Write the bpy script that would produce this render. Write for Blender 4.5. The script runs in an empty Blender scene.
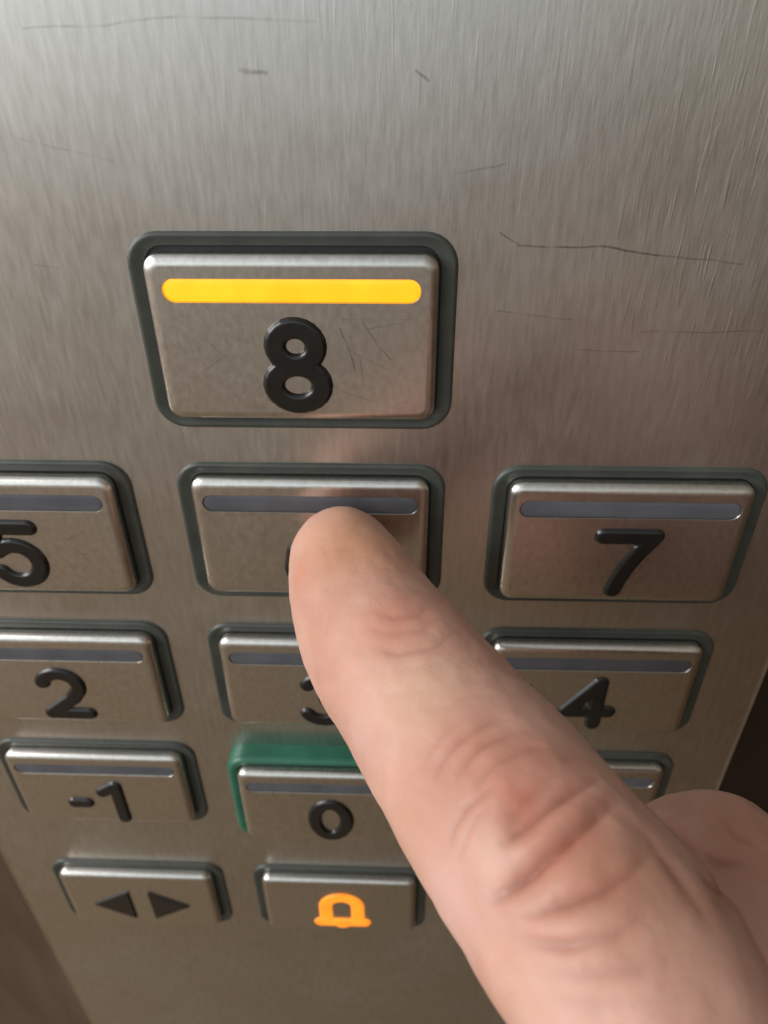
import bpy, math, random
import numpy as np
from mathutils import Vector, noise as mnoise
from mathutils.bvhtree import BVHTree
random.seed(4)
S = 0.001                      # everything below is written in millimetres
scene = bpy.context.scene
col = scene.collection

# ---------------------------------------------------------------- camera
F = 740.0
PITCH, YAW, ROLL = .6013, -.0361, -.0076
CAM = Vector((11.3225, -73.512, 28.4831))
fw = Vector((math.sin(YAW)*math.cos(PITCH), math.cos(YAW)*math.cos(PITCH), -math.sin(PITCH)))
rt0 = Vector((math.cos(YAW), -math.sin(YAW), 0)); up0 = rt0.cross(fw)
rt = math.cos(ROLL)*rt0 + math.sin(ROLL)*up0
up = -math.sin(ROLL)*rt0 + math.cos(ROLL)*up0
def P(u, v, t):                # a point of the place, t mm in front of the lens
    return CAM + t*(fw + rt*((u-384)/F) - up*((v-512)/F))
cd = bpy.data.cameras.new('camera'); cam = bpy.data.objects.new('camera', cd); col.objects.link(cam)
from mathutils import Matrix
M = Matrix((rt, up, -fw)).transposed().to_4x4(); M.translation = CAM*S
cam.matrix_world = M
cd.sensor_fit = 'VERTICAL'; cd.sensor_height = 24; cd.sensor_width = 18
cd.lens = F/1024*24
cd.clip_start = .002; cd.clip_end = 20
cd.dof.use_dof = True; cd.dof.focus_distance = 73*S; cd.dof.aperture_fstop = cd.lens/0.75
scene.camera = cam
scene.render.resolution_x = 768; scene.render.resolution_y = 1024

# ---------------------------------------------------------------- object helpers
def tag(o, label=None, cat=None, group=None, kind=None):
    if label: o['label'] = label
    if cat: o['category'] = cat
    if group: o['group'] = group
    if kind: o['kind'] = kind
    return o
def mesh_obj(name, verts, faces, mat, parent=None, angle=35, loc=None):
    me = bpy.data.meshes.new(name)
    me.from_pydata([tuple(c*S for c in v) for v in verts], [], faces)
    me.update()
    for p in me.polygons: p.use_smooth = True
    me.set_sharp_from_angle(angle=math.radians(angle))
    me.materials.append(mat)
    o = bpy.data.objects.new(name, me); col.objects.link(o)
    if parent: o.parent = parent
    if loc: o.location = [c*S for c in loc]
    return o
NC = 7
def rrect(w, h, r, cx=0, cz=0):
    r = max(r, .02); pts = []
    for sx, sz, a0 in ((1, 1, 0), (-1, 1, 90), (-1, -1, 180), (1, -1, 270)):
        for k in range(NC+1):
            a = math.radians(a0 + 90*k/NC)
            pts.append((cx + sx*(w/2-r) + r*math.cos(a), cz + sz*(h/2-r) + r*math.sin(a)))
    return pts
def loft(rings, cap=True, close=False):
    """rings: list of (outline, height); heights stick out of the panel (towards -Y)."""
    V = []; Fc = []; n = len(rings[0][0])
    for pts, h in rings: V += [(x, -h, z) for x, z in pts]
    m = len(rings)
    for i in range(m-1 + (1 if close else 0)):
        a = i*n; b = ((i+1) % m)*n
        for k in range(n):
            k2 = (k+1) % n
            Fc.append((a+k, a+k2, b+k2, b+k))
    if cap: Fc.append(tuple((m-1)*n+k for k in range(n)))
    return V, Fc

# ---------------------------------------------------------------- materials
def mat(name):
    m = bpy.data.materials.new(name); m.use_nodes = True
    nt = m.node_tree; return m, nt, nt.nodes['Principled BSDF']
def N(nt, typ, **kw):
    n = nt.nodes.new(typ)
    for k, v in kw.items():
        if k == 'ins':
            for a, b in v.items(): n.inputs[a].default_value = b
        else: setattr(n, k, v)
    return n
def srgb(r, g, b):
    f = lambda c: ((c/255+.055)/1.055)**2.4 if c > 10 else c/255/12.92
    return (f(r), f(g), f(b), 1)
def ramp(nt, stops):
    r = nt.nodes.new('ShaderNodeValToRGB'); e = r.color_ramp.elements
    e[0].position, e[0].color = stops[0]; e[1].position, e[1].color = stops[-1]
    for p, c in stops[1:-1]: x = e.new(p); x.color = c
    return r
def g(v): return (v, v, v, 1)

def steel(name, base, rough, scratches=(), streak=.00003, along=(1, 1, .05), smear=.10, glint=False):
    m, nt, b = mat(name); L = nt.links
    tc = N(nt, 'ShaderNodeTexCoord')
    geo = N(nt, 'ShaderNodeNewGeometry')
    b.inputs['Metallic'].default_value = 1
    def streaks(scale, vec, detail=2):
        mp = N(nt, 'ShaderNodeMapping', ins={'Scale': vec}); L.new(geo.outputs['Position'], mp.inputs['Vector'])
        n = N(nt, 'ShaderNodeTexNoise', ins={'Scale': scale, 'Detail': detail, 'Roughness': .6})
        L.new(mp.outputs[0], n.inputs['Vector']); return n
    fine = streaks(4200, along, 2)
    mid = streaks(1500, (along[0], along[1], along[2]*2.4 if along[2] < along[0] else along[2]), 3)
    cloud = streaks(38, (1, 1, 1), 4)
    # base colour: faint variation of the steel itself
    r1 = ramp(nt, [(.3, (base[0]*.90, base[1]*.90, base[2]*.88, 1)), (.72, (base[0]*1.08, base[1]*1.08, base[2]*1.08, 1))])
    L.new(mid.outputs['Fac'], r1.inputs[0])
    colr = r1.outputs[0]
    # roughness: smudges + streaks
    mr = N(nt, 'ShaderNodeMapRange', ins={'From Min': .3, 'From Max': .7, 'To Min': rough-smear*.5, 'To Max': rough+smear*.5})
    L.new(cloud.outputs['Fac'], mr.inputs[0])
    rsum = N(nt, 'ShaderNodeMath', operation='MULTIPLY_ADD', ins={1: .10}); L.new(mid.outputs['Fac'], rsum.inputs[0]); L.new(mr.outputs[0], rsum.inputs[2])
    L.new(rsum.outputs[0], b.inputs['Roughness'])
    hsum = N(nt, 'ShaderNodeMath', operation='MULTIPLY_ADD', ins={1: 1.6}); L.new(mid.outputs['Fac'], hsum.inputs[0]); L.new(fine.outputs['Fac'], hsum.inputs[2])
    h_out = hsum.outputs[0]
    if glint:   # separate deeper grinding marks, denser in some areas
        gl = streaks(2300, (1, 1, .085), 1)
        gm = N(nt, 'ShaderNodeMapRange', ins={'From Min': .60, 'From Max': .74}); L.new(gl.outputs['Fac'], gm.inputs[0])
        ar = streaks(22, (1, 1, .8), 2)
        am_ = N(nt, 'ShaderNodeMapRange', ins={'From Min': .38, 'From Max': .62}); L.new(ar.outputs['Fac'], am_.inputs[0])
        gg = N(nt, 'ShaderNodeMath', operation='MULTIPLY'); L.new(gm.outputs[0], gg.inputs[0]); L.new(am_.outputs[0], gg.inputs[1])
        g2 = N(nt, 'ShaderNodeMath', operation='MULTIPLY_ADD', ins={1: 1.3}); L.new(gg.outputs[0], g2.inputs[0]); L.new(h_out, g2.inputs[2])
        # the plate is most worn towards its upper right corner
        wd = N(nt, 'ShaderNodeVectorMath', operation='DISTANCE', ins={1: (.046, 0, .034)}); L.new(geo.outputs['Position'], wd.inputs[0])
        wk = N(nt, 'ShaderNodeMapRange', interpolation_type='SMOOTHSTEP', ins={'From Min': .012, 'From Max': .075, 'To Min': 1.35, 'To Max': .38}); L.new(wd.outputs['Value'], wk.inputs[0])
        g3 = N(nt, 'ShaderNodeMath', operation='MULTIPLY'); L.new(g2.outputs[0], g3.inputs[0]); L.new(wk.outputs[0], g3.inputs[1]); h_out = g3.outputs[0]
    if scratches:
        # wobble the lookup position a little so no scratch is ruler straight
        wn = N(nt, 'ShaderNodeTexNoise', ins={'Scale': 160, 'Detail': 2}); L.new(geo.outputs['Position'], wn.inputs['Vector'])
        ws = N(nt, 'ShaderNodeVectorMath', operation='SUBTRACT', ins={1: (.5, .5, .5)}); L.new(wn.outputs['Color'], ws.inputs[0])
        wm = N(nt, 'ShaderNodeVectorMath', operation='SCALE', ins={'Scale': .0009}); L.new(ws.outputs[0], wm.inputs[0])
        pa0 = N(nt, 'ShaderNodeVectorMath', operation='ADD'); L.new(geo.outputs['Position'], pa0.inputs[0]); L.new(wm.outputs[0], pa0.inputs[1])
        pm = N(nt, 'ShaderNodeVectorMath', operation='MULTIPLY', ins={1: (1, 0, 1)}); L.new(pa0.outputs[0], pm.inputs[0])
        acc = None
        for x1, z1, x2, z2, w, s in scratches:
            A = Vector((x1*S, 0, z1*S)); B = Vector((x2*S, 0, z2*S)); BA = B-A; l2 = BA.dot(BA)
            q = N(nt, 'ShaderNodeVectorMath', operation='SUBTRACT', ins={1: A}); L.new(pm.outputs[0], q.inputs[0])
            d = N(nt, 'ShaderNodeVectorMath', operation='DOT_PRODUCT', ins={1: BA/l2}); L.new(q.outputs[0], d.inputs[0])
            c = N(nt, 'ShaderNodeClamp'); L.new(d.outputs['Value'], c.inputs[0])
            sc_ = N(nt, 'ShaderNodeVectorMath', operation='SCALE', ins={0: BA}); L.new(c.outputs[0], sc_.inputs['Scale'])
            e = N(nt, 'ShaderNodeVectorMath', operation='DISTANCE'); L.new(q.outputs[0], e.inputs[0]); L.new(sc_.outputs[0], e.inputs[1])
            k = N(nt, 'ShaderNodeMapRange', ins={'From Min': 0, 'From Max': w*S*1.15, 'To Min': s*.85, 'To Max': 0}); L.new(e.outputs['Value'], k.inputs[0])
            if acc is None: acc = k.outputs[0]
            else:
                mx = N(nt, 'ShaderNodeMath', operation='MAXIMUM'); L.new(acc, mx.inputs[0]); L.new(k.outputs[0], mx.inputs[1]); acc = mx.outputs[0]
        br = N(nt, 'ShaderNodeTexNoise', ins={'Scale': 420, 'Detail': 2}); L.new(geo.outputs['Position'], br.inputs['Vector'])
        brm = N(nt, 'ShaderNodeMapRange', ins={'From Min': .36, 'From Max': .58, 'To Min': .25, 'To Max': 1}); L.new(br.outputs['Fac'], brm.inputs[0])
        am = N(nt, 'ShaderNodeMath', operation='MULTIPLY'); L.new(acc, am.inputs[0]); L.new(brm.outputs[0], am.inputs[1])
        mix = N(nt, 'ShaderNodeMix', data_type='RGBA'); L.new(am.outputs[0], mix.inputs[0]); L.new(colr, mix.inputs[6]); mix.inputs[7].default_value = (.07, .06, .05, 1)
        colr = mix.outputs[2]
    L.new(colr, b.inputs['Base Color'])
    bp = N(nt, 'ShaderNodeBump', ins={'Strength': 1, 'Distance': streak}); L.new(h_out, bp.inputs['Height'])
    L.new(bp.outputs[0], b.inputs['Normal'])
    return m

def plastic(name, c, rough, bump=0, scale=900, spec=.5):
    m, nt, b = mat(name); L = nt.links
    geo = N(nt, 'ShaderNodeNewGeometry')
    n = N(nt, 'ShaderNodeTexNoise', ins={'Scale': scale*.25, 'Detail': 4}); L.new(geo.outputs['Position'], n.inputs['Vector'])
    r = ramp(nt, [(.3, (c[0]*.8, c[1]*.8, c[2]*.8, 1)), (.7, (c[0]*1.15, c[1]*1.15, c[2]*1.15, 1))])
    L.new(n.outputs['Fac'], r.inputs[0]); L.new(r.outputs[0], b.inputs['Base Color'])
    mr = N(nt, 'ShaderNodeMapRange', ins={'To Min': rough-.08, 'To Max': rough+.1}); L.new(n.outputs['Fac'], mr.inputs[0]); L.new(mr.outputs[0], b.inputs['Roughness'])
    b.inputs['Specular IOR Level'].default_value = spec
    if bump:
        n2 = N(nt, 'ShaderNodeTexNoise', ins={'Scale': scale, 'Detail': 3}); L.new(geo.outputs['Position'], n2.inputs['Vector'])
        bp = N(nt, 'ShaderNodeBump', ins={'Strength': 1, 'Distance': bump}); L.new(n2.outputs['Fac'], bp.inputs['Height']); L.new(bp.outputs[0], b.inputs['Normal'])
    return m

def glow(name, c_mid, c_edge, strength):
    m, nt, b = mat(name); L = nt.links
    tc = N(nt, 'ShaderNodeTexCoord')
    n = N(nt, 'ShaderNodeTexNoise', ins={'Scale': 260, 'Detail': 2}); L.new(tc.outputs['Object'], n.inputs['Vector'])
    r = ramp(nt, [(.32, c_edge), (.6, c_mid)]); L.new(n.outputs['Fac'], r.inputs[0])
    L.new(r.outputs[0], b.inputs['Emission Color']); b.inputs['Emission Strength'].default_value = strength
    b.inputs['Base Color'].default_value = (c_mid[0]*.5, c_mid[1]*.5, c_mid[2]*.5, 1); b.inputs['Roughness'].default_value = .35
    return m

PANEL_SCR = [  # x1,z1,x2,z2,width,strength
    (-3.5, 23.95, -2.4, 23.75, .28, .75), (-2.6, 23.8, -1.1, 23.65, .24, .7),
    (11.7, 23.9, 12.75, 23.15, .16, .7),
    (15.6, 15.75, 20.0, 16.55, .11, .45),
    (20.1, 10.5, 22.0, 9.35, .13, .6), (21.8, 9.3, 29.6, 9.15, .12, .85), (29.6, 9.15, 35.4, 8.5, .13, .85), (35.4, 8.5, 43.5, 7.6, .12, .5),
    (20.5, 2.75, 27.9, 2.05, .10, .45), (35.2, .72, 48.5, .8, .10, .5), (28.6, -1.25, 35.4, -1.45, .10, .5),
    (-21.5, 26.9, -6, 27.8, .14, .35), (-6, 27.8, 3, 27.3, .14, .3), (-24, 18.6, -16, 16.8, .12, .2),
    (-26, 7.4, -23.5, 6.9, .1, .3), (52, 12, 44, 14.4, .1, .25)]
CAP8_SCR = [(4.6, 1.6, 5.9, -2.6, .13, .55), (6.9, 2.3, 8.8, -.8, .12, .5), (7.5, 1.5, 10.8, 2.2, .1, .5), (5.2, -.6, 9.8, -3.0, .1, .35),
    (6.4, -1.2, 6.8, -4.4, .1, .35), (8.8, -.6, 9.6, -1.6, .12, .5), (4.8, 2.6, 11.6, 2.6, .08, .3), (-9.5, .5, -6.3, -2.6, .12, .25),
    (-10.5, -3.2, -7.2, -1.0, .1, .25), (-7.5, 1.2, -5.0, .1, .1, .2), (3.9, -4.9, 7.6, -6.3, .08, .3),
    (-30.3, -25.3, -28.0, -24.2, .13, .4), (-29.6, -26.4, -27.5, -30.0, .12, .35), (-32, -26.5, -28, -27.6, .1, .3), (-33, -24.6, -31, -25.3, .1, .3)]
M_panel = steel('brushed_steel', (.58, .565, .53), .29, PANEL_SCR, streak=.000013, along=(1, 1, .07), glint=True)
M_cap = steel('button_steel', (.62, .60, .56), .25, CAP8_SCR, streak=.000007, along=(1, 1, .25), smear=.05)
M_gasket = plastic('grey_gasket', (.048, .054, .045), .42, .00001)
M_green = plastic('green_plastic', (.021, .118, .070), .33, .000006)
M_black = plastic('black_plastic', (.010, .010, .009), .24, .000004, 1500)
M_gap = plastic('dark_gap', (.01, .01, .01), .6)
M_bar = plastic('smoky_lens', (.088, .092, .104), .5, 0)
M_lit = glow('lit_amber', (1, .43, .012, 1), (1, .37, .007, 1), 1.3)
M_bell = glow('lit_orange', (1, .30, .02, 1), (1, .22, .010, 1), 1.1)

# ---------------------------------------------------------------- glyphs as rounded, raised shapes
def arc(cx, cz, rx, rz, a0, a1, n=22):
    return [(cx+rx*math.cos(math.radians(a0+(a1-a0)*k/n)), cz+rz*math.sin(math.radians(a0+(a1-a0)*k/n))) for k in range(n+1)]
GL = {
 '8': [arc(0, 2.25, 2.1, 1.95, 0, 360), arc(0, -2.05, 2.55, 2.15, 0, 360)],
 '0': [arc(0, 0, 2.55, 4.1, 0, 360, 30)],
 '7': [[(-3.1, 4), (2.9, 4), (1.55, 1.9), (.35, -.5), (-.35, -2.4), (-.8, -4.2)]],
 '2': [arc(0, 1.75, 2.55, 2.4, 165, -25) + [(1.2, -.9), (-2.6, -4.0)], [(-2.6, -4.05), (2.9, -4.05)]],
 '3': [arc(-.1, 2.15, 2.3, 2.0, 155, -80), arc(-.1, -1.95, 2.65, 2.25, 80, -155)],
 '4': [[(1.2, 4.1), (-2.9, -1.7), (3.0, -1.7)], [(1.2, 4.1), (1.2, -4.2)]],
 '5': [[(2.6, 4.1), (-1.9, 4.1), (-2.4, .4)] , [(-2.4, .4)] + arc(-.1, -1.4, 2.75, 2.75, 125, -150)],
 '6': [arc(0, -1.55, 2.6, 2.65, 0, 360), [(-2.55, -1.2), (-2.1, 1.2), (-.7, 3.1), (1.7, 4.3)]],
 '1': [[(-1.5, 2.3), (.7, 4.1), (.7, -4.2)]],
 '-1': [[(-5.4, -.4), (-3.3, -.4)], [(-.2, 2.5), (2.1, 4.1), (2.1, -4.3)]],
 'bell': [[(-3.1, -3.6), (-3.1, 1.2)] + arc(0, 1.3, 3.1, 3.0, 180, 0) + [(3.1, -3.6)], [(-4.3, -4.1), (4.3, -4.1)], [(-.3, -4.7), (.3, -4.7)]],
}
def seg_d(px, pz, a, b):
    ax, az = a; bx, bz = b[0]-a[0], b[1]-a[1]; l = bx*bx+bz*bz
    h = np.clip(((px-ax)*bx+(pz-az)*bz)/l, 0, 1) if l > 0 else 0
    return np.hypot(px-ax-h*bx, pz-az-h*bz)
def tri_sdf(px, pz, T):
    d = np.full_like(px, 1e9); ins = np.ones_like(px, bool)
    for i in range(3):
        a, b = T[i], T[(i+1) % 3]
        d = np.minimum(d, seg_d(px, pz, a, b))
        ins &= ((b[0]-a[0])*(pz-a[1])-(b[1]-a[1])*(px-a[0])) < 0
    return np.where(ins, -d, d)
def glyph(name, shape, material, parent, loc, hw=1.1, H=.6, sx=1, sz=1, step=.11, tri=None):
    R = 6.4
    xs = np.arange(-R, R+1e-6, step); zs = np.arange(-R, R+1e-6, step)
    X, Z = np.meshgrid(xs, zs)
    if tri: d = tri_sdf(X, Z, tri)-.35
    else:
        d = np.full_like(X, 1e9)
        for st in GL[shape]:
            for a, b in zip(st[:-1], st[1:]):
                d = np.minimum(d, seg_d(X, Z, (a[0]*sx, a[1]*sz), (b[0]*sx, b[1]*sz)))
        d = d-hw
    t = np.clip((.2-d)/.62, 0, 1)
    h = -.35+(H+.35)*np.sin(t*math.pi/2)**.8
    keep = d < .34
    V = []; idx = -np.ones(X.shape, int); Fc = []
    for i in range(X.shape[0]-1):
        for j in range(X.shape[1]-1):
            q = [(i, j), (i, j+1), (i+1, j+1), (i+1, j)]
            if all(keep[a] for a in q):
                f = []
                for a in q:
                    if idx[a] < 0: idx[a] = len(V); V.append((X[a], -h[a], Z[a]))
                    f.append(int(idx[a]))
                Fc.append(tuple(f))
    return mesh_obj(name, V, Fc, material, parent, 80, loc)

# ---------------------------------------------------------------- the control panel
PW, PT, PB = 61.9, 75, -215
pan = bpy.data.objects.new('control_panel', None); col.objects.link(pan)
tag(pan, 'brushed stainless steel lift control panel with fine scratches carrying all the buttons', 'control panel')
cz = (PT+PB)/2; hh = PT-PB
rings = [(rrect(2*PW, hh, 1.2, 0, cz), -18), (rrect(2*PW, hh, 1.2, 0, cz), -1.0), (rrect(2*PW-.16, hh-.16, 1.15, 0, cz), -.6), (rrect(2*PW-.55, hh-.55, 1.1, 0, cz), -.28),
         (rrect(2*PW-.9, hh-.9, 1, 0, cz), -.02), (rrect(2*PW-1.2, hh-1.2, 1, 0, cz), .10), (rrect(2*PW-1.6, hh-1.6, .9, 0, cz), .06), (rrect(2*PW-2.2, hh-2.2, .8, 0, cz), 0), (rrect(2*PW-2.4, hh-2.4, .8, 0, cz), 0)]
face = mesh_obj('faceplate', *loft(rings), M_panel, pan, 40)

# ---------------------------------------------------------------- buttons
PX = 37.235; ROW = [0, -25.377, -50.65, -76.0, -109.75]
CW0, CH0, RW0, RH0 = 28.0, 17.28, 31.78, 20.29
def button(c, r, label, sym, bar=True, lit=False, green=False, press=0.0, zoff=-2.9, xo=0, big=0, group=None):
    RW, RH, CW, CH = RW0+big, RH0+big, CW0+big, CH0+big*.4
    root = bpy.data.objects.new('push_button', None); col.objects.link(root)
    root.location = (((c-1)*PX-big*.22)*S, 0, ROW[r]*S)
    tag(root, label, 'lift button', group)
    if green:
        sr = [(rrect(RW, RH, 3.2), -.4), (rrect(RW, RH, 3.2), 2.0), (rrect(RW-.2, RH-.2, 3.1), 2.5), (rrect(RW-.7, RH-.7, 2.9), 2.85), (rrect(RW-1.4, RH-1.4, 2.6), 3.0),
              (rrect(RW-2.4, RH-2.0, 2.3), 2.95), (rrect(RW-3.1, RH-2.5, 2.1), 2.75), (rrect(RW-3.3, RH-2.6, 2.0), 2.3), (rrect(RW-3.3, RH-2.6, 2.0), .2)]
        top = 4.4
    else:
        sr = [(rrect(RW, RH, 3.3), -.4), (rrect(RW, RH, 3.3), .12), (rrect(RW-.15, RH-.15, 3.2), .30), (rrect(RW-.45, RH-.45, 3.1), .43), (rrect(RW-.9, RH-.9, 2.9), .46),
              (rrect(RW-1.3, RH-1.25, 2.8), .36), (rrect(RW-3.2, RH-2.5, 2.1), .33), (rrect(RW-3.4, RH-2.65, 2.0), .22), (rrect(RW-3.4, RH-2.65, 2.0), -.35)]
        top = 2.0-press
    sur = mesh_obj('surround', *loft(sr, cap=False), M_green if green else M_gasket, root, 50)
    fl = .15 if green else .06
    V, Fc = loft([(rrect(RW-3.2, RH-2.4, 2.1), fl)], cap=True)
    mesh_obj('well', V, Fc, M_gap, root)
    prof = [(0, -1.2), (0, -.8), (.05, -.58), (.16, -.38), (.34, -.22), (.57, -.10), (.82, -.03), (1.04, 0), (1.12, 0)]
    cr = [(rrect(CW-2*i, CH-2*i, max(1.6-i*.8, .5)), top+h) for i, h in prof]
    cr[0] = (cr[0][0], fl-.3)
    bz = 5.4
    if bar:
        for dw, h in ((.40, 0), (.38, 0), (.34, -.03), (.31, -.08), (.30, -.6)):
            cr.append((rrect(25.1+dw, 2.0+dw, 1.0+dw/2, 0, bz), top+h))
    cap = mesh_obj('cap', *loft(cr), M_cap, root, 40)
    if bar:
        br = [(rrect(25.3, 2.2, 1.1, 0, bz), top-.45), (rrect(25.3, 2.2, 1.1, 0, bz), top-.16), (rrect(25.0, 1.9, .95, 0, bz), top-.10), (rrect(24.5, 1.4, .7, 0, bz), top-.07)]
        mesh_obj('light_bar', *loft(br), M_lit if lit else M_bar, root, 50)
    if sym == 'arrows':
        glyph('arrow_symbol', None, M_black, root, (-5.4, -top, -1.2), tri=[(-3.4, 0), (3.3, 4.3), (3.3, -4.3)], H=.35)
        glyph('arrow_symbol', None, M_black, root, (5.2, -top, -1.2), tri=[(-3.3, 4.3), (3.4, 0), (-3.3, -4.3)], H=.35)
    elif sym == 'bell':
        glyph('bell_symbol', 'bell', M_bell, root, (.3, -top, -1.1), hw=1.2, H=.35, sx=.96, sz=1.02)
    else:
        glyph('numeral', sym, M_black, root, (xo, -top, zoff+(.1, .3, .8, .9)[r]), H=.45)
    return root
G = 'floor buttons on the lift panel'
button(1, 0, 'topmost steel button numbered 8 with its light bar glowing yellow', '8', lit=True, zoff=-2.6, xo=0, big=.9, group=G)
button(0, 1, 'steel button numbered 5, cut off by the left edge of the photo', '5', xo=.1, zoff=-2.6, group=G)
button(1, 1, 'steel button right under the 8, pressed by the fingertip that hides its numeral', '6', press=.35, group=G)
button(2, 1, 'steel button numbered 7 with an unlit grey bar, right of the fingertip', '7', zoff=-2.6, xo=.7, group=G)
button(0, 2, 'steel button numbered 2 between the 5 and the -1', '2', zoff=-3.2, xo=-.35, group=G)
button(1, 2, 'steel button numbered 3, half covered by the finger', '3', zoff=-3.4, group=G)
button(2, 2, 'steel button numbered 4 under the 7, beside the finger', '4', group=G)
button(0, 3, 'steel button numbered -1 at the left, above the arrows button', '-1', zoff=-3.6, xo=.35, group=G)
button(1, 3, 'steel button numbered 0 in a thick raised green surround', '0', green=True, zoff=-3.5, group=G)
button(2, 3, 'mostly hidden steel button under the 4, only its top right corner showing past the finger', '1', zoff=-3.4, group=G)
button(0, 4, 'low steel button with two black triangles pointing left and right', 'arrows', bar=False)
button(1, 4, 'low steel button with a glowing orange alarm bell symbol', 'bell', bar=False)

# ---------------------------------------------------------------- wall behind the panel
def wallmat(nm, k):
    m, nt, b = mat(nm); L = nt.links
    geo = N(nt, 'ShaderNodeNewGeometry')
    mp = N(nt, 'ShaderNodeMapping', ins={'Scale': (1, 1, .22)}); L.new(geo.outputs['Position'], mp.inputs['Vector'])
    n = N(nt, 'ShaderNodeTexNoise', ins={'Scale': 60, 'Detail': 5, 'Distortion': .6}); L.new(mp.outputs[0], n.inputs['Vector'])
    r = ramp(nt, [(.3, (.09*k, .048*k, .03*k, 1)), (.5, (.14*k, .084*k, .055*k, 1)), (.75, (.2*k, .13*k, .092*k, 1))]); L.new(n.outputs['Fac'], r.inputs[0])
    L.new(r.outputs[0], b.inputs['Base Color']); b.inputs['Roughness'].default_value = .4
    return m
V, Fc = loft([(rrect(520, 900, 2, -210, -60), -40), (rrect(520, 900, 2, -210, -60), -18)])
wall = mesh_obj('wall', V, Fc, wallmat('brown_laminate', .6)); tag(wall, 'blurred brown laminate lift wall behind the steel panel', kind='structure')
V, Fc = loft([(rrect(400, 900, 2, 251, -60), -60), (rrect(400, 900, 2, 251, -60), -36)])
wall2 = mesh_obj('side_wall', V, Fc, wallmat('shaded_laminate', .16)); tag(wall2, 'wall to the right of the steel panel, its shade painted in as very dark brown', kind='structure')  # same laminate recipe darkened; the dim right side is put into the colour

# ---------------------------------------------------------------- hand
def spline(pts, n=9):
    out = []
    Q = [pts[0]] + pts + [pts[-1]]
    for i in range(1, len(Q)-2):
        p0, p1, p2, p3 = [np.array([*q[0], q[1]]) for q in Q[i-1:i+3]]
        for k in range(n):
            t = k/n
            out.append(.5*((2*p1)+(-p0+p2)*t+(2*p0-5*p1+4*p2-p3)*t*t+(-p0+3*p1-3*p2+p3)*t**3))
    out.append(np.array([*pts[-1][0], pts[-1][1]])); return out
def px(u, v, t, rpx): return (P(u, v, t), rpx*t/F)
def C(x, y, z, r): return (CAM + rt*x + up*y + fw*z, r)     # mm right, up, ahead of the lens
INDEX = [px(343, 560, 84.3, 54), px(354, 590, 82, 65), px(374, 630, 78, 76), px(434, 716, 69.5, 92), px(501, 806, 61, 107), px(571, 899, 54, 122), px(638, 998, 49, 131),
         C(20, -47, 42, 9.6), C(30, -61, 34, 11.5)]
MIDDLE = [px(712, 895, 73, 100), px(800, 965, 68, 112), C(46, -47, 58, 10.5), C(50, -62, 42, 11)]
MIDDLE2 = [px(712, 897, 73, 99), px(738, 990, 74, 88), C(36, -54, 70, 8.2), C(44, -60, 62, 7)]
RING = [C(62, -66, 34, 10), C(60, -54, 54, 9.4), C(55, -46, 70, 8.8), C(52, -56, 74, 7.8), C(54, -64, 64, 7)]
LITTLE = [C(74, -76, 30, 9), C(72, -64, 46, 8.2), C(69, -58, 62, 7.4), C(66, -65, 67, 6.6), C(66, -72, 59, 6)]
THUMB = [C(38, -84, 14, 13), C(26, -80, 28, 11.5), C(18, -78, 42, 10), C(19, -74, 54, 9.2), C(24, -71, 64, 7.6)]
PALM = [[C(32, -60, 34, 12), C(46, -92, 8, 14)], [C(46, -60, 40, 11.5), C(54, -94, 8, 14)], [C(62, -66, 34, 11), C(62, -98, 6, 13.5)], [C(74, -76, 30, 10), C(68, -102, 4, 13)],
        [C(32, -60, 34, 11), C(74, -76, 30, 10)], [C(38, -84, 14, 13), C(66, -90, 14, 12)], [C(50, -94, 6, 15), C(64, -118, -20, 15), C(86, -160, -70, 17)], [C(62, -98, 4, 14), C(76, -118, -20, 14), C(100, -160, -70, 17)]]
def sphere(c, r, V, Fc, nu=20, nv=12):
    b = len(V)
    V.append((c[0], c[1], c[2]+r))
    for i in range(1, nv):
        a = math.pi*i/nv
        for j in range(nu):
            q = 2*math.pi*j/nu
            V.append((c[0]+r*math.sin(a)*math.cos(q), c[1]+r*math.sin(a)*math.sin(q), c[2]+r*math.cos(a)))
    V.append((c[0], c[1], c[2]-r)); e = len(V)-1
    for j in range(nu): Fc.append((b, b+1+j, b+1+(j+1) % nu))
    for i in range(nv-2):
        for j in range(nu):
            p = b+1+i*nu; Fc.append((p+j, p+nu+j, p+nu+(j+1) % nu, p+(j+1) % nu))
    p = b+1+(nv-2)*nu
    for j in range(nu): Fc.append((p+j, e, p+(j+1) % nu))
V = []; Fc = []
for ch in [INDEX, MIDDLE, MIDDLE2, RING, LITTLE, THUMB] + PALM:
    sp = spline(ch, 12 if ch in (INDEX, MIDDLE) else 8)
    for q in sp: sphere(q[:3], q[3], V, Fc)
tmp = mesh_obj('tmp', V, Fc, M_black)
md = tmp.modifiers.new('r', 'REMESH'); md.mode = 'VOXEL'; md.voxel_size = .28*S
sm = tmp.modifiers.new('s', 'SMOOTH'); sm.factor = .5; sm.iterations = 48
dg = bpy.context.evaluated_depsgraph_get()
me = bpy.data.meshes.new_from_object(tmp.evaluated_get(dg))
bpy.data.objects.remove(tmp)
n = len(me.vertices); co = np.empty(n*3); me.vertices.foreach_get('co', co); co = co.reshape(-1, 3)/S
bvh = BVHTree.FromPolygons([tuple(c) for c in co], [tuple(p.vertices) for p in me.polygons])
def hit(u, v):
    d = (P(u, v, 1)-CAM).normalized(); h = bvh.ray_cast(CAM, d)
    return np.array(h[0]) if h[0] is not None else None
nrm = np.empty(n*3); me.vertices.foreach_get('normal', nrm); nrm = nrm.reshape(-1, 3)
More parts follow.
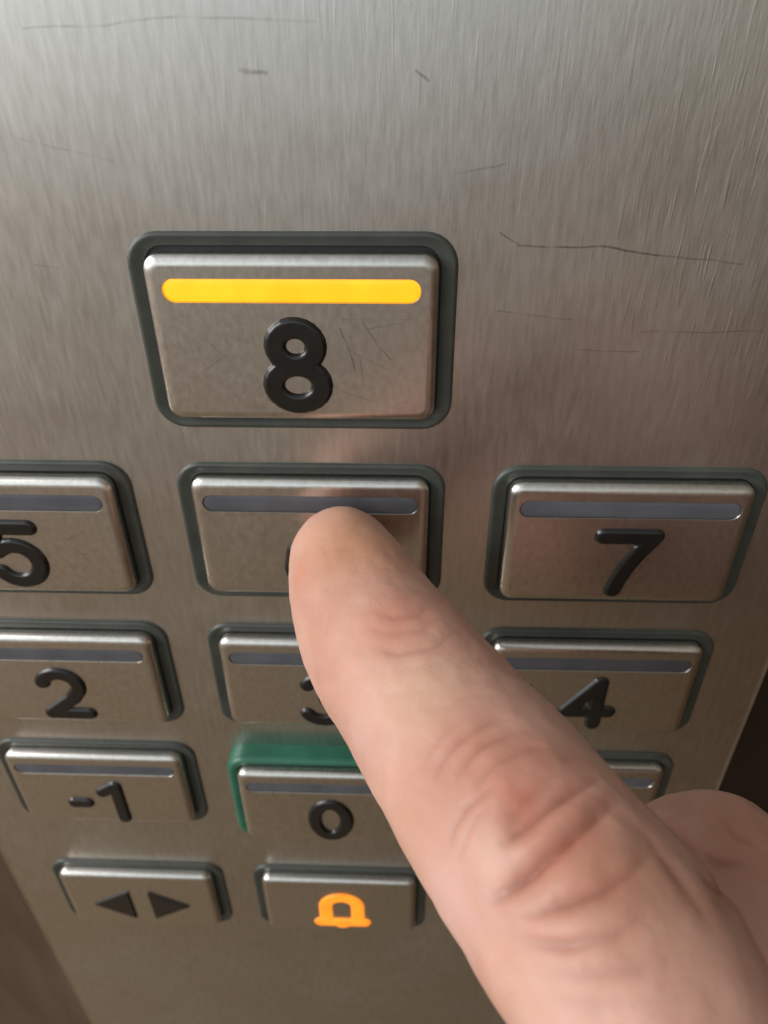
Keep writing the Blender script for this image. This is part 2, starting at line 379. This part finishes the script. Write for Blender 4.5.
def seg3(p, a, b):
    ab = b-a; t = np.clip(((p-a)@ab)/(ab@ab), 0, 1); return np.linalg.norm(p-a-t[:, None]*ab, axis=1), t
disp = np.zeros(n)
# folds: image-traced polylines dropped on the skin, depth (mm, negative = groove), width (mm)
FOLDS = [([(486, 902), (503, 893), (520, 881), (536, 868), (568, 842), (595, 821), (618, 801), (640, 786)], -.80, .75),
         ([(500, 846), (513, 837), (533, 821), (564, 799), (583, 788), (606, 778)], -.48, .7),
         ([(505, 835), (516, 816), (536, 794), (556, 778)], -.22, 1.2),
         ([(510, 862), (545, 833), (580, 808), (618, 786)], .34, .9),
         ([(515, 918), (545, 910), (568, 903), (603, 891), (630, 874), (655, 850)], -.5, .7),
         ([(535, 892), (575, 872), (605, 852), (635, 828)], .16, 1.2),
         ([(515, 938), (545, 945), (568, 946), (618, 934), (655, 912)], -.34, .7),
         ([(530, 928), (575, 926), (620, 912), (650, 892)], .12, 1.0),
         ([(448, 850), (453, 830), (466, 809), (486, 794), (504, 786)], -.26, .6),
         ([(458, 862), (466, 838), (480, 816), (496, 802)], -.14, .5),
         ([(430, 785), (442, 762), (459, 743), (490, 723), (516, 716)], -.26, .7),
         ([(420, 770), (432, 748), (452, 728), (478, 712)], -.14, .6),
         ([(456, 780), (470, 760), (484, 746), (509, 735), (545, 729)], -.28, .7),
         ([(474, 794), (490, 772), (505, 760), (535, 748), (560, 748)], -.18, .6),
         ([(490, 880), (488, 852), (496, 826), (508, 808)], .12, 2.4),
         ([(368, 608), (395, 618), (420, 616), (444, 602)], -.16, .7),
         ([(365, 628), (392, 634), (425, 630), (452, 616)], -.12, .6),
         ([(370, 646), (400, 655), (435, 648), (466, 632)], -.2, .7),
         ([(392, 668), (420, 668), (450, 660), (480, 646)], -.1, .6),
         ([(350, 690), (390, 694), (440, 688), (490, 670)], -.1, .8),
         ([(410, 712), (440, 706), (480, 694), (520, 690)], -.1, .7),
         ([(560, 760), (590, 756), (618, 762)], -.14, .7),
         ([(640, 820), (660, 850), (690, 890), (715, 935)], -.16, 1.2),
         ([(672, 826), (690, 846), (712, 858)], -.18, .8), ([(668, 812), (684, 822), (704, 824)], .12, 1.2),
         ([(700, 850), (720, 862), (748, 862)], -.42, .8), ([(700, 872), (720, 888), (752, 892)], -.36, .8), ([(676, 818), (690, 832), (700, 846)], .3, 1.5), ([(720, 812), (738, 835), (762, 846)], -.2, .8),
         ([(530, 968), (580, 976), (635, 970), (690, 948)], -.2, .9),
         ([(545, 1000), (600, 1006), (660, 996)], -.14, .9)]
fold_red = np.zeros(n)
for pts, dep, w in FOLDS:
    H = [h for h in (hit(*p) for p in pts) if h is not None]
    if len(H) < 2: continue
    best = np.full(n, 1e9); tt = np.zeros(n); m = len(H)-1
    for i in range(m):
        d, t = seg3(co, H[i], H[i+1]); k = d < best; best[k] = d[k]; tt[k] = (i+t[k])/m
    taper = np.sin(np.pi*np.clip(tt, .01, .99))**.8
    if dep < 0: prof = .5*np.exp(-(best/(w*1.3))**2)+.5*np.exp(-(best/(w*.42))**2)
    else: prof = np.exp(-(best/w)**2)
    disp += dep*taper*prof
    if dep < -.1: fold_red = np.maximum(fold_red, min(1, -dep*1.6)*taper*(.5*np.exp(-(best/w)**2)+.5*np.exp(-(best/(w*.4))**2)))
# soft lumps
near = np.linalg.norm(co-np.array(P(500, 800, 60)), axis=1) < 60
for i in np.nonzero(near)[0]:
    c = co[i]
    disp[i] += .35*(mnoise.noise(Vector(c*.16))) + .07*mnoise.noise(Vector(c*.5)+Vector((7, 3, 1))) + .025*mnoise.noise(Vector(c*1.3))
co2 = co+nrm*disp[:, None]
# the pad flattens against the button face
hgt = 2.0-.35+.02
over = -co2[:, 1] < hgt
inb = over & (np.abs(co2[:, 0]) < 14) & (np.abs(co2[:, 2]-ROW[1]) < 9)
co2[inb, 1] = -hgt
co2[inb, 1] = np.minimum(co2[inb, 1], -hgt)
print('hand verts', n); print('pad contact verts', int(inb.sum()), 'min height', float((-co[:, 1]).min()))
me.vertices.foreach_set('co', (co2*S).reshape(-1)); me.update()
for p in me.polygons: p.use_smooth = True

def skin():
    m, nt, b = mat('skin'); L = nt.links
    geo = N(nt, 'ShaderNodeNewGeometry')
    def noi(scale, det=3, dist=0):
        n_ = N(nt, 'ShaderNodeTexNoise', ins={'Scale': scale, 'Detail': det, 'Distortion': dist}); L.new(geo.outputs['Position'], n_.inputs['Vector']); return n_
    base = ramp(nt, [(.30, (.48, .245, .175, 1)), (.52, (.55, .305, .225, 1)), (.75, (.61, .365, .285, 1))])
    L.new(noi(120, 4, .4).outputs['Fac'], base.inputs[0])
    cur = base.outputs[0]
    # flushed or paler patches; lit left and shaded right sides put into the colour
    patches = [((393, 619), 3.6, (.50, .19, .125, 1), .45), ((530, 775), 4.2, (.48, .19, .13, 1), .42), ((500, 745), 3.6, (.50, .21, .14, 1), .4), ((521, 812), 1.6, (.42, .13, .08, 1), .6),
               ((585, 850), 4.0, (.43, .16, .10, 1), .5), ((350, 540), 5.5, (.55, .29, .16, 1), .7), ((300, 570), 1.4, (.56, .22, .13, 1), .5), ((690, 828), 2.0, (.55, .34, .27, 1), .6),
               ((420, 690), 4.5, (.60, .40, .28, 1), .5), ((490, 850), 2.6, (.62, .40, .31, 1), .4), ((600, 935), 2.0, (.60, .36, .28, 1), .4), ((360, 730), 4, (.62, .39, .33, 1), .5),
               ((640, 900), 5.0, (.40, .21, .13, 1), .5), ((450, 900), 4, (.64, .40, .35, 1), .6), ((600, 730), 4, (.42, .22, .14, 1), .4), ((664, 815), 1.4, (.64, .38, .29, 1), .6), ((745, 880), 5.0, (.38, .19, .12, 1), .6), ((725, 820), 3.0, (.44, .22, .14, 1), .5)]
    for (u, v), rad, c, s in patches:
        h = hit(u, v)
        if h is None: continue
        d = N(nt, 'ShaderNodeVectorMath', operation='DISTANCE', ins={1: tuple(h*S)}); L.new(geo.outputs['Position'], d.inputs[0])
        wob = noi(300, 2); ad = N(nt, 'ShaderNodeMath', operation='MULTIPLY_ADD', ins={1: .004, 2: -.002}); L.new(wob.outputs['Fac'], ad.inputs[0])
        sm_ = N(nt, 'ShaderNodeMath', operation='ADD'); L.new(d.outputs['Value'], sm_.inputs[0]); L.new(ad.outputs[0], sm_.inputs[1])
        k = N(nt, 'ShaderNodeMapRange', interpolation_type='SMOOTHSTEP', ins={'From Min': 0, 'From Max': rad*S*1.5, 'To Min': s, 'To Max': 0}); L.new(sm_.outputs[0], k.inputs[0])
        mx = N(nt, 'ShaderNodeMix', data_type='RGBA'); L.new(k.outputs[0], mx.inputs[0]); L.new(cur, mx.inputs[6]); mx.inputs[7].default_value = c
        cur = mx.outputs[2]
    at_ = N(nt, 'ShaderNodeAttribute', attribute_name='crease')
    ak = N(nt, 'ShaderNodeMath', operation='MULTIPLY', ins={1: .8}); L.new(at_.outputs['Fac'], ak.inputs[0])
    mx = N(nt, 'ShaderNodeMix', data_type='RGBA'); L.new(ak.outputs[0], mx.inputs[0]); L.new(cur, mx.inputs[6]); mx.inputs[7].default_value = (.30, .085, .05, 1); cur = mx.outputs[2]
    L.new(cur, b.inputs['Base Color'])
    b.inputs['Roughness'].default_value = .5
    b.inputs['Subsurface Weight'].default_value = .6
    b.inputs['Subsurface Radius'].default_value = (1.0, .35, .18)
    b.inputs['Subsurface Scale'].default_value = .0012
    b.inputs['Specular IOR Level'].default_value = .4
    vo = N(nt, 'ShaderNodeTexVoronoi', feature='DISTANCE_TO_EDGE', ins={'Scale': 1300}); L.new(geo.outputs['Position'], vo.inputs['Vector'])
    vm = N(nt, 'ShaderNodeMapRange', ins={'From Min': 0, 'From Max': .25}); L.new(vo.outputs['Distance'], vm.inputs[0])
    n3 = noi(900, 4)
    s_ = N(nt, 'ShaderNodeMath', operation='MULTIPLY_ADD', ins={1: .5}); L.new(vm.outputs[0], s_.inputs[0]); L.new(n3.outputs['Fac'], s_.inputs[2])
    bp = N(nt, 'ShaderNodeBump', ins={'Strength': 1, 'Distance': .000016}); L.new(s_.outputs[0], bp.inputs['Height']); L.new(bp.outputs[0], b.inputs['Normal'])
    return m
at = me.attributes.new('crease', 'FLOAT', 'POINT'); at.data.foreach_set('value', fold_red.astype(np.float32))
me.materials.clear(); me.materials.append(skin())
hand = bpy.data.objects.new('hand', me); col.objects.link(hand)
tag(hand, 'bare hand with outstretched index finger pressing the steel button below the lit 8', 'hand')

# ---------------------------------------------------------------- light
w = bpy.data.worlds.new('World'); scene.world = w; w.use_nodes = True
nt = w.node_tree; bg = nt.nodes['Background']
tc = N(nt, 'ShaderNodeTexCoord'); sx = N(nt, 'ShaderNodeSeparateXYZ'); nt.links.new(tc.outputs['Generated'], sx.inputs[0])
mr = N(nt, 'ShaderNodeMapRange', ins={'From Min': -1, 'From Max': 1}); nt.links.new(sx.outputs['Z'], mr.inputs[0])
r = ramp(nt, [(0, (.165, .118, .074, 1)), (.12, (.165, .12, .079, 1)), (.25, (.175, .132, .096, 1)), (.37, (.215, .176, .142, 1)), (.46, (.33, .30, .27, 1)), (.55, (1.12, 1.27, 1.36, 1)), (.68, (.72, .80, .86, 1)), (1, (.38, .39, .40, 1))]); nt.links.new(mr.outputs[0], r.inputs[0])
sd = N(nt, 'ShaderNodeMapRange', ins={'From Min': -1, 'From Max': 1}); nt.links.new(sx.outputs['X'], sd.inputs[0])
sr = ramp(nt, [(0, (2.1, 2.0, 1.95, 1)), (.5, (1.0, 1.0, 1.0, 1)), (.72, (.50, .40, .31, 1)), (1, (.22, .15, .10, 1))]); nt.links.new(sd.outputs[0], sr.inputs[0])
sv = N(nt, 'ShaderNodeVectorMath', operation='MULTIPLY'); nt.links.new(r.outputs[0], sv.inputs[0]); nt.links.new(sr.outputs[0], sv.inputs[1])
nt.links.new(sv.outputs[0], bg.inputs[0]); bg.inputs[1].default_value = 1.0
def area(name, loc, target, sx_, sy_, watts, color):
    l = bpy.data.lights.new(name, 'AREA'); l.shape = 'RECTANGLE'; l.size = sx_*S; l.size_y = sy_*S; l.energy = watts; l.color = color
    o = bpy.data.objects.new(name, l); col.objects.link(o); o.location = Vector(loc)*S
    o.rotation_euler = (Vector(target)-Vector(loc)).to_track_quat('-Z', 'Y').to_euler()
area('window_light', (-640, -290, 330), (0, 0, -20), 420, 420, 5.0, (1, .97, .96))
scene.view_settings.view_transform = 'Standard'; scene.view_settings.look = 'None'
scene.view_settings.exposure = 0; scene.view_settings.gamma = 1
scene.cycles.use_denoising = True
